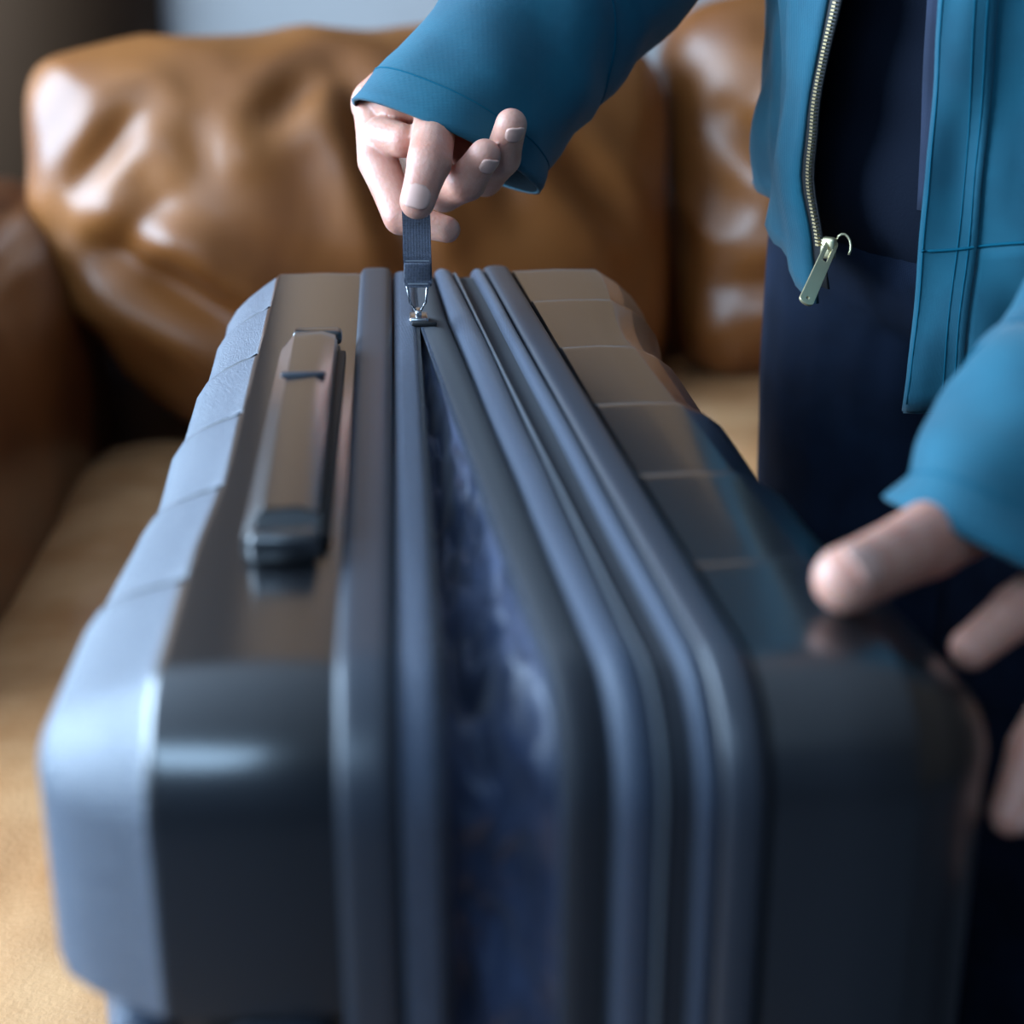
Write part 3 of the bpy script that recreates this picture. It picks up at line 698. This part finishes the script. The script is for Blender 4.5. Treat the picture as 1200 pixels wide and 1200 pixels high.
def sleeve(centers, radii, flat, end_axis, seed, nseg=44, n=10, upv=None):
    pts = catmull(centers, n); rr = catmull([float(x) for x in radii], n)
    k0 = len(V); ref = None; m = len(pts)
    for i, p in enumerate(pts):
        d = pts[min(i + 1, m - 1)] - pts[max(i - 1, 0)]
        if end_axis is not None:
            f = max(0, (i / (m - 1) - 0.75) / 0.25); d = d.normalized().lerp(end_axis.normalized(), f)
        d.normalize()
        if ref is None: a, b = frame(d)
        else: a = (ref - d * ref.dot(d)).normalized(); b = d.cross(a)
        ref = a
        for k in range(nseg):
            t = 2 * math.pi * k / nseg
            q = Vector((math.cos(t), math.sin(t), i * 0.10))
            wr = 0.0045 * noise.noise(q * 1.6 + Vector((seed, 0, 0))) + 0.0085 * noise.noise(Vector((math.cos(t) * 1.2 + seed, math.sin(t) * 1.2, i * 0.28 + t * 0.3)))
            if i > m - 4: wr *= 0.5
            V.append(p + (a * math.cos(t) + b * math.sin(t)) * (rr[i] + wr))
    for i in range(m - 1):
        for k in range(nseg):
            F.append((k0 + i * nseg + k, k0 + i * nseg + (k + 1) % nseg, k0 + (i + 1) * nseg + (k + 1) % nseg, k0 + (i + 1) * nseg + k))
    return k0, m
camdir = lambda r, u, f: (RT * r + UP * u + FWD * f)
kR, mR = sleeve([SHR + Vector((0, 0, -0.01)), SHR.lerp(RE, 0.5), RE, P(705, -40, 1.20), P(612, 55, 1.175), P(522, 172, 1.150)],
       [0.085, 0.078, 0.070, 0.063, 0.0630, 0.0680], None, camdir(-0.41, -0.91, 0.03), 2.0)
kL, mL = sleeve([SHL + Vector((0, 0, -0.01)), SHL.lerp(LE, 0.5), LE, P(1345, 390, 0.85), P(1248, 520, 0.812), P(1178, 652, 0.775)],
       [0.085, 0.078, 0.068, 0.058, 0.056, 0.0580], None, camdir(-0.42, -0.88, 0.10), 5.0)
jk = obj('jacket', V, F, M['jacket'], person, mats=[M['jacket'], M['lining_black']]); fixn(jk)
sm = jk.modifiers.new('thick', 'SOLIDIFY'); sm.thickness = 0.0028; sm.offset = 0; sm.material_offset = 1; sm.material_offset_rim = 0
for k0, m_n in ((kR, mR), (kL, mL)):
    for ring, r in ((m_n - 4, 0.0005), (m_n - 14, 0.0009)):
        pts = []
        for k in range(45):
            i = ring + (2.2 * math.sin(2 * math.pi * k / 44) if ring < m_n - 6 else 0); i0 = int(i); f = i - i0
            c0 = sum((V[k0 + i0 * 44 + q] for q in range(44)), Vector()) / 44
            p = V[k0 + i0 * 44 + k % 44].lerp(V[k0 + (i0 + 1) * 44 + k % 44], f); pts.append(p + (p - c0).normalized() * 0.0015)
        tv, tf = tube(pts, r, 6, caps=False); obj('sleeve_seam', tv, tf, M['jacket_seam'], jk)
# zipper along the right front edge
zp = [jacket_pt(0.0, j / 70) for j in range(0, 71)]
def strip(name, f0, f1, z0, z1, out, m, parent, n=60, th=0.0012, nc=8):
    V = []; F = []; W2 = nc + 1
    for layer in (0, 1):
        for j in range(n + 1):
            for k in range(W2): V.append(jacket_pt(f0 + (f1 - f0) * k / nc, z0 + (z1 - z0) * j / n, out - th * layer))
    o1 = (n + 1) * W2
    for j in range(n):
        for k in range(nc):
            q = (j * W2 + k, j * W2 + k + 1, (j + 1) * W2 + k + 1, (j + 1) * W2 + k); F.append(q); F.append(tuple(i + o1 for i in q[::-1]))
    rim = list(range(W2)) + [(j + 1) * W2 - 1 for j in range(1, n + 1)] + [n * W2 + k for k in range(nc - 1, -1, -1)] + [j * W2 for j in range(n - 1, 0, -1)]
    for a, b in zip(rim, rim[1:] + rim[:1]): F.append((b, a, a + o1, b + o1))
    o = obj(name, V, F, m, parent); fixn(o); return o
strip('zipper_tape', -0.011, 0.003, 0.02, 0.98, -0.001, M['black'], jk)
bm = bmesh.new(); acc = 0
for j in range(2, 250):
    zf = 0.06 + 0.9 * j / 250
    p = jacket_pt(-0.009, zf, 0.0014); q = jacket_pt(-0.004, zf, 0.0014); d = (q - p).normalized()
    nrm = (p - BC); nrm.z = 0; nrm.normalize(); d = (d - nrm * d.dot(nrm)).normalized(); up = nrm.cross(d)
    if j % 1 == 0: box_bm(bm, p, (0.0032, 0.0020, 0.0012), Matrix((d, nrm, up)).transposed())
o = obj_bm('zipper_teeth', bm, M['teeth'], jk, smooth=False); o['kind'] = 'stuff'; o['label'] = 'brass zipper teeth'
# brass slider and pull tab
z_a = P(972, 292, 1.098); z_b = P(945, 352, 1.080)
bm = bmesh.new(); box_bm(bm, z_a + Vector((0, 0.004, 0.0)), (0.010, 0.006, 0.014), Matrix.Rotation(R_(-40), 3, 'Z'), 0.002, 2)
zs = obj_bm('zipper_slider', bm, M['brass'], jk); zs['label'] = 'brass zipper slider'
dz = (z_b - z_a).normalized(); sx = dz.cross(Vector((0, -1, 0.2))).normalized(); ny = sx.cross(dz)
tab = []; Lt = (z_b - z_a).length
def ring_plate(name, outer, holes, th, m, parent):
    # plate with round-ended outline and holes, from a 2D curve
    cu = bpy.data.curves.new('c', 'CURVE'); cu.dimensions = '2D'; cu.fill_mode = 'BOTH'; cu.extrude = th / 2; cu.bevel_depth = 0.0004
    for poly in [outer] + holes:
        sp = cu.splines.new('POLY'); sp.points.add(len(poly) - 1); sp.use_cyclic_u = True
        for pnt, (x, y) in zip(sp.points, poly): pnt.co = (x, y, 0, 1)
    t = bpy.data.objects.new('c', cu); col.objects.link(t)
    dg = bpy.context.evaluated_depsgraph_get(); m2 = t.evaluated_get(dg).to_mesh()
    MT = Matrix((sx, dz, ny)).transposed()
    V = [z_a + MT @ v.co for v in m2.vertices]; F = [tuple(p.vertices) for p in m2.polygons]
    bpy.data.objects.remove(t); bpy.data.curves.remove(cu)
    return obj(name, V, F, m, parent, smooth=False)
hw = 0.0045
outer = [(hw * math.cos(a), Lt + hw * 0.6 * math.sin(a)) for a in [R_(180 - 20 * k) for k in range(10)]] + [(0.0038 * math.cos(a), -0.004 + 0.0038 * math.sin(a)) for a in [R_(0 - 20 * k) for k in range(10)]]
hole1 = [(0.0014 * math.cos(R_(40 * k)), Lt - 0.0015 + 0.0014 * math.sin(R_(40 * k))) for k in range(9)]
hole2 = [(-0.0019, 0.011), (0.0019, 0.011), (0.0019, -0.004), (-0.0019, -0.004)]
o = ring_plate('zipper_pull', outer, [hole1, hole2], 0.0014, M['brass'], jk); o['label'] = 'brass zipper pull tab'
# ring behind the slider
V, F = tube([z_a + RT * (0.009 + 0.005 * math.cos(a)) + UP * (0.002 + 0.008 * math.sin(a)) + FWD * 0.002 for a in [R_(150 - 24 * k) for k in range(9)]], 0.0009, 6)
obj('slider_bridge', V, F, M['brass'], jk)
# seams and placket of the left front
def seam(f, z0, z1, out=0.0037, r=0.0005, name='seam'):
    pts = [jacket_pt(f, z0 + (z1 - z0) * j / 60, out) for j in range(61)]
    V, F = tube(pts, r, 6); return obj(name, V, F, M['jacket_seam'], jk)
for f in (0.9975, 0.981, 0.9755): seam(f, 0.01, 0.97)
strip('placket', 0.9715, 0.9998, 0.003, 0.97, 0.0036, M['jacket'], jk, th=0.0030)
pts = [jacket_pt(0.998 - 0.2 * k / 60, 0.155, 0.0040 if k < 8 else 0.0018) for k in range(61)]
V, F = tube(pts, 0.0010, 6); obj('hem_seam', V, F, M['jacket_seam'], jk)
strip('hem_band', 0.80, 0.9715, 0.0, 0.152, 0.0018, M['jacket'], jk, n=12, nc=40, th=0.0015)
# navy facing inside the left front edge
V = []; F = []
for j in range(41):
    z = 0.47 + 0.5 * j / 40
    for k in range(7):
        a = R_(-9 + 12.5 * k / 6 * (0.55 + 0.45 * j / 40)); V.append(BP(a, z, 0.139 + 0.002 * noise.noise(Vector((k * .4, z * 20, 2))), 0.188))
for j in range(40):
    for k in range(6): F.append((j * 7 + k, j * 7 + k + 1, (j + 1) * 7 + k + 1, (j + 1) * 7 + k))
fc = obj('front_facing', V, F, M['facing'], jk); fixn(fc)
s2 = fc.modifiers.new('thick', 'SOLIDIFY'); s2.thickness = 0.002
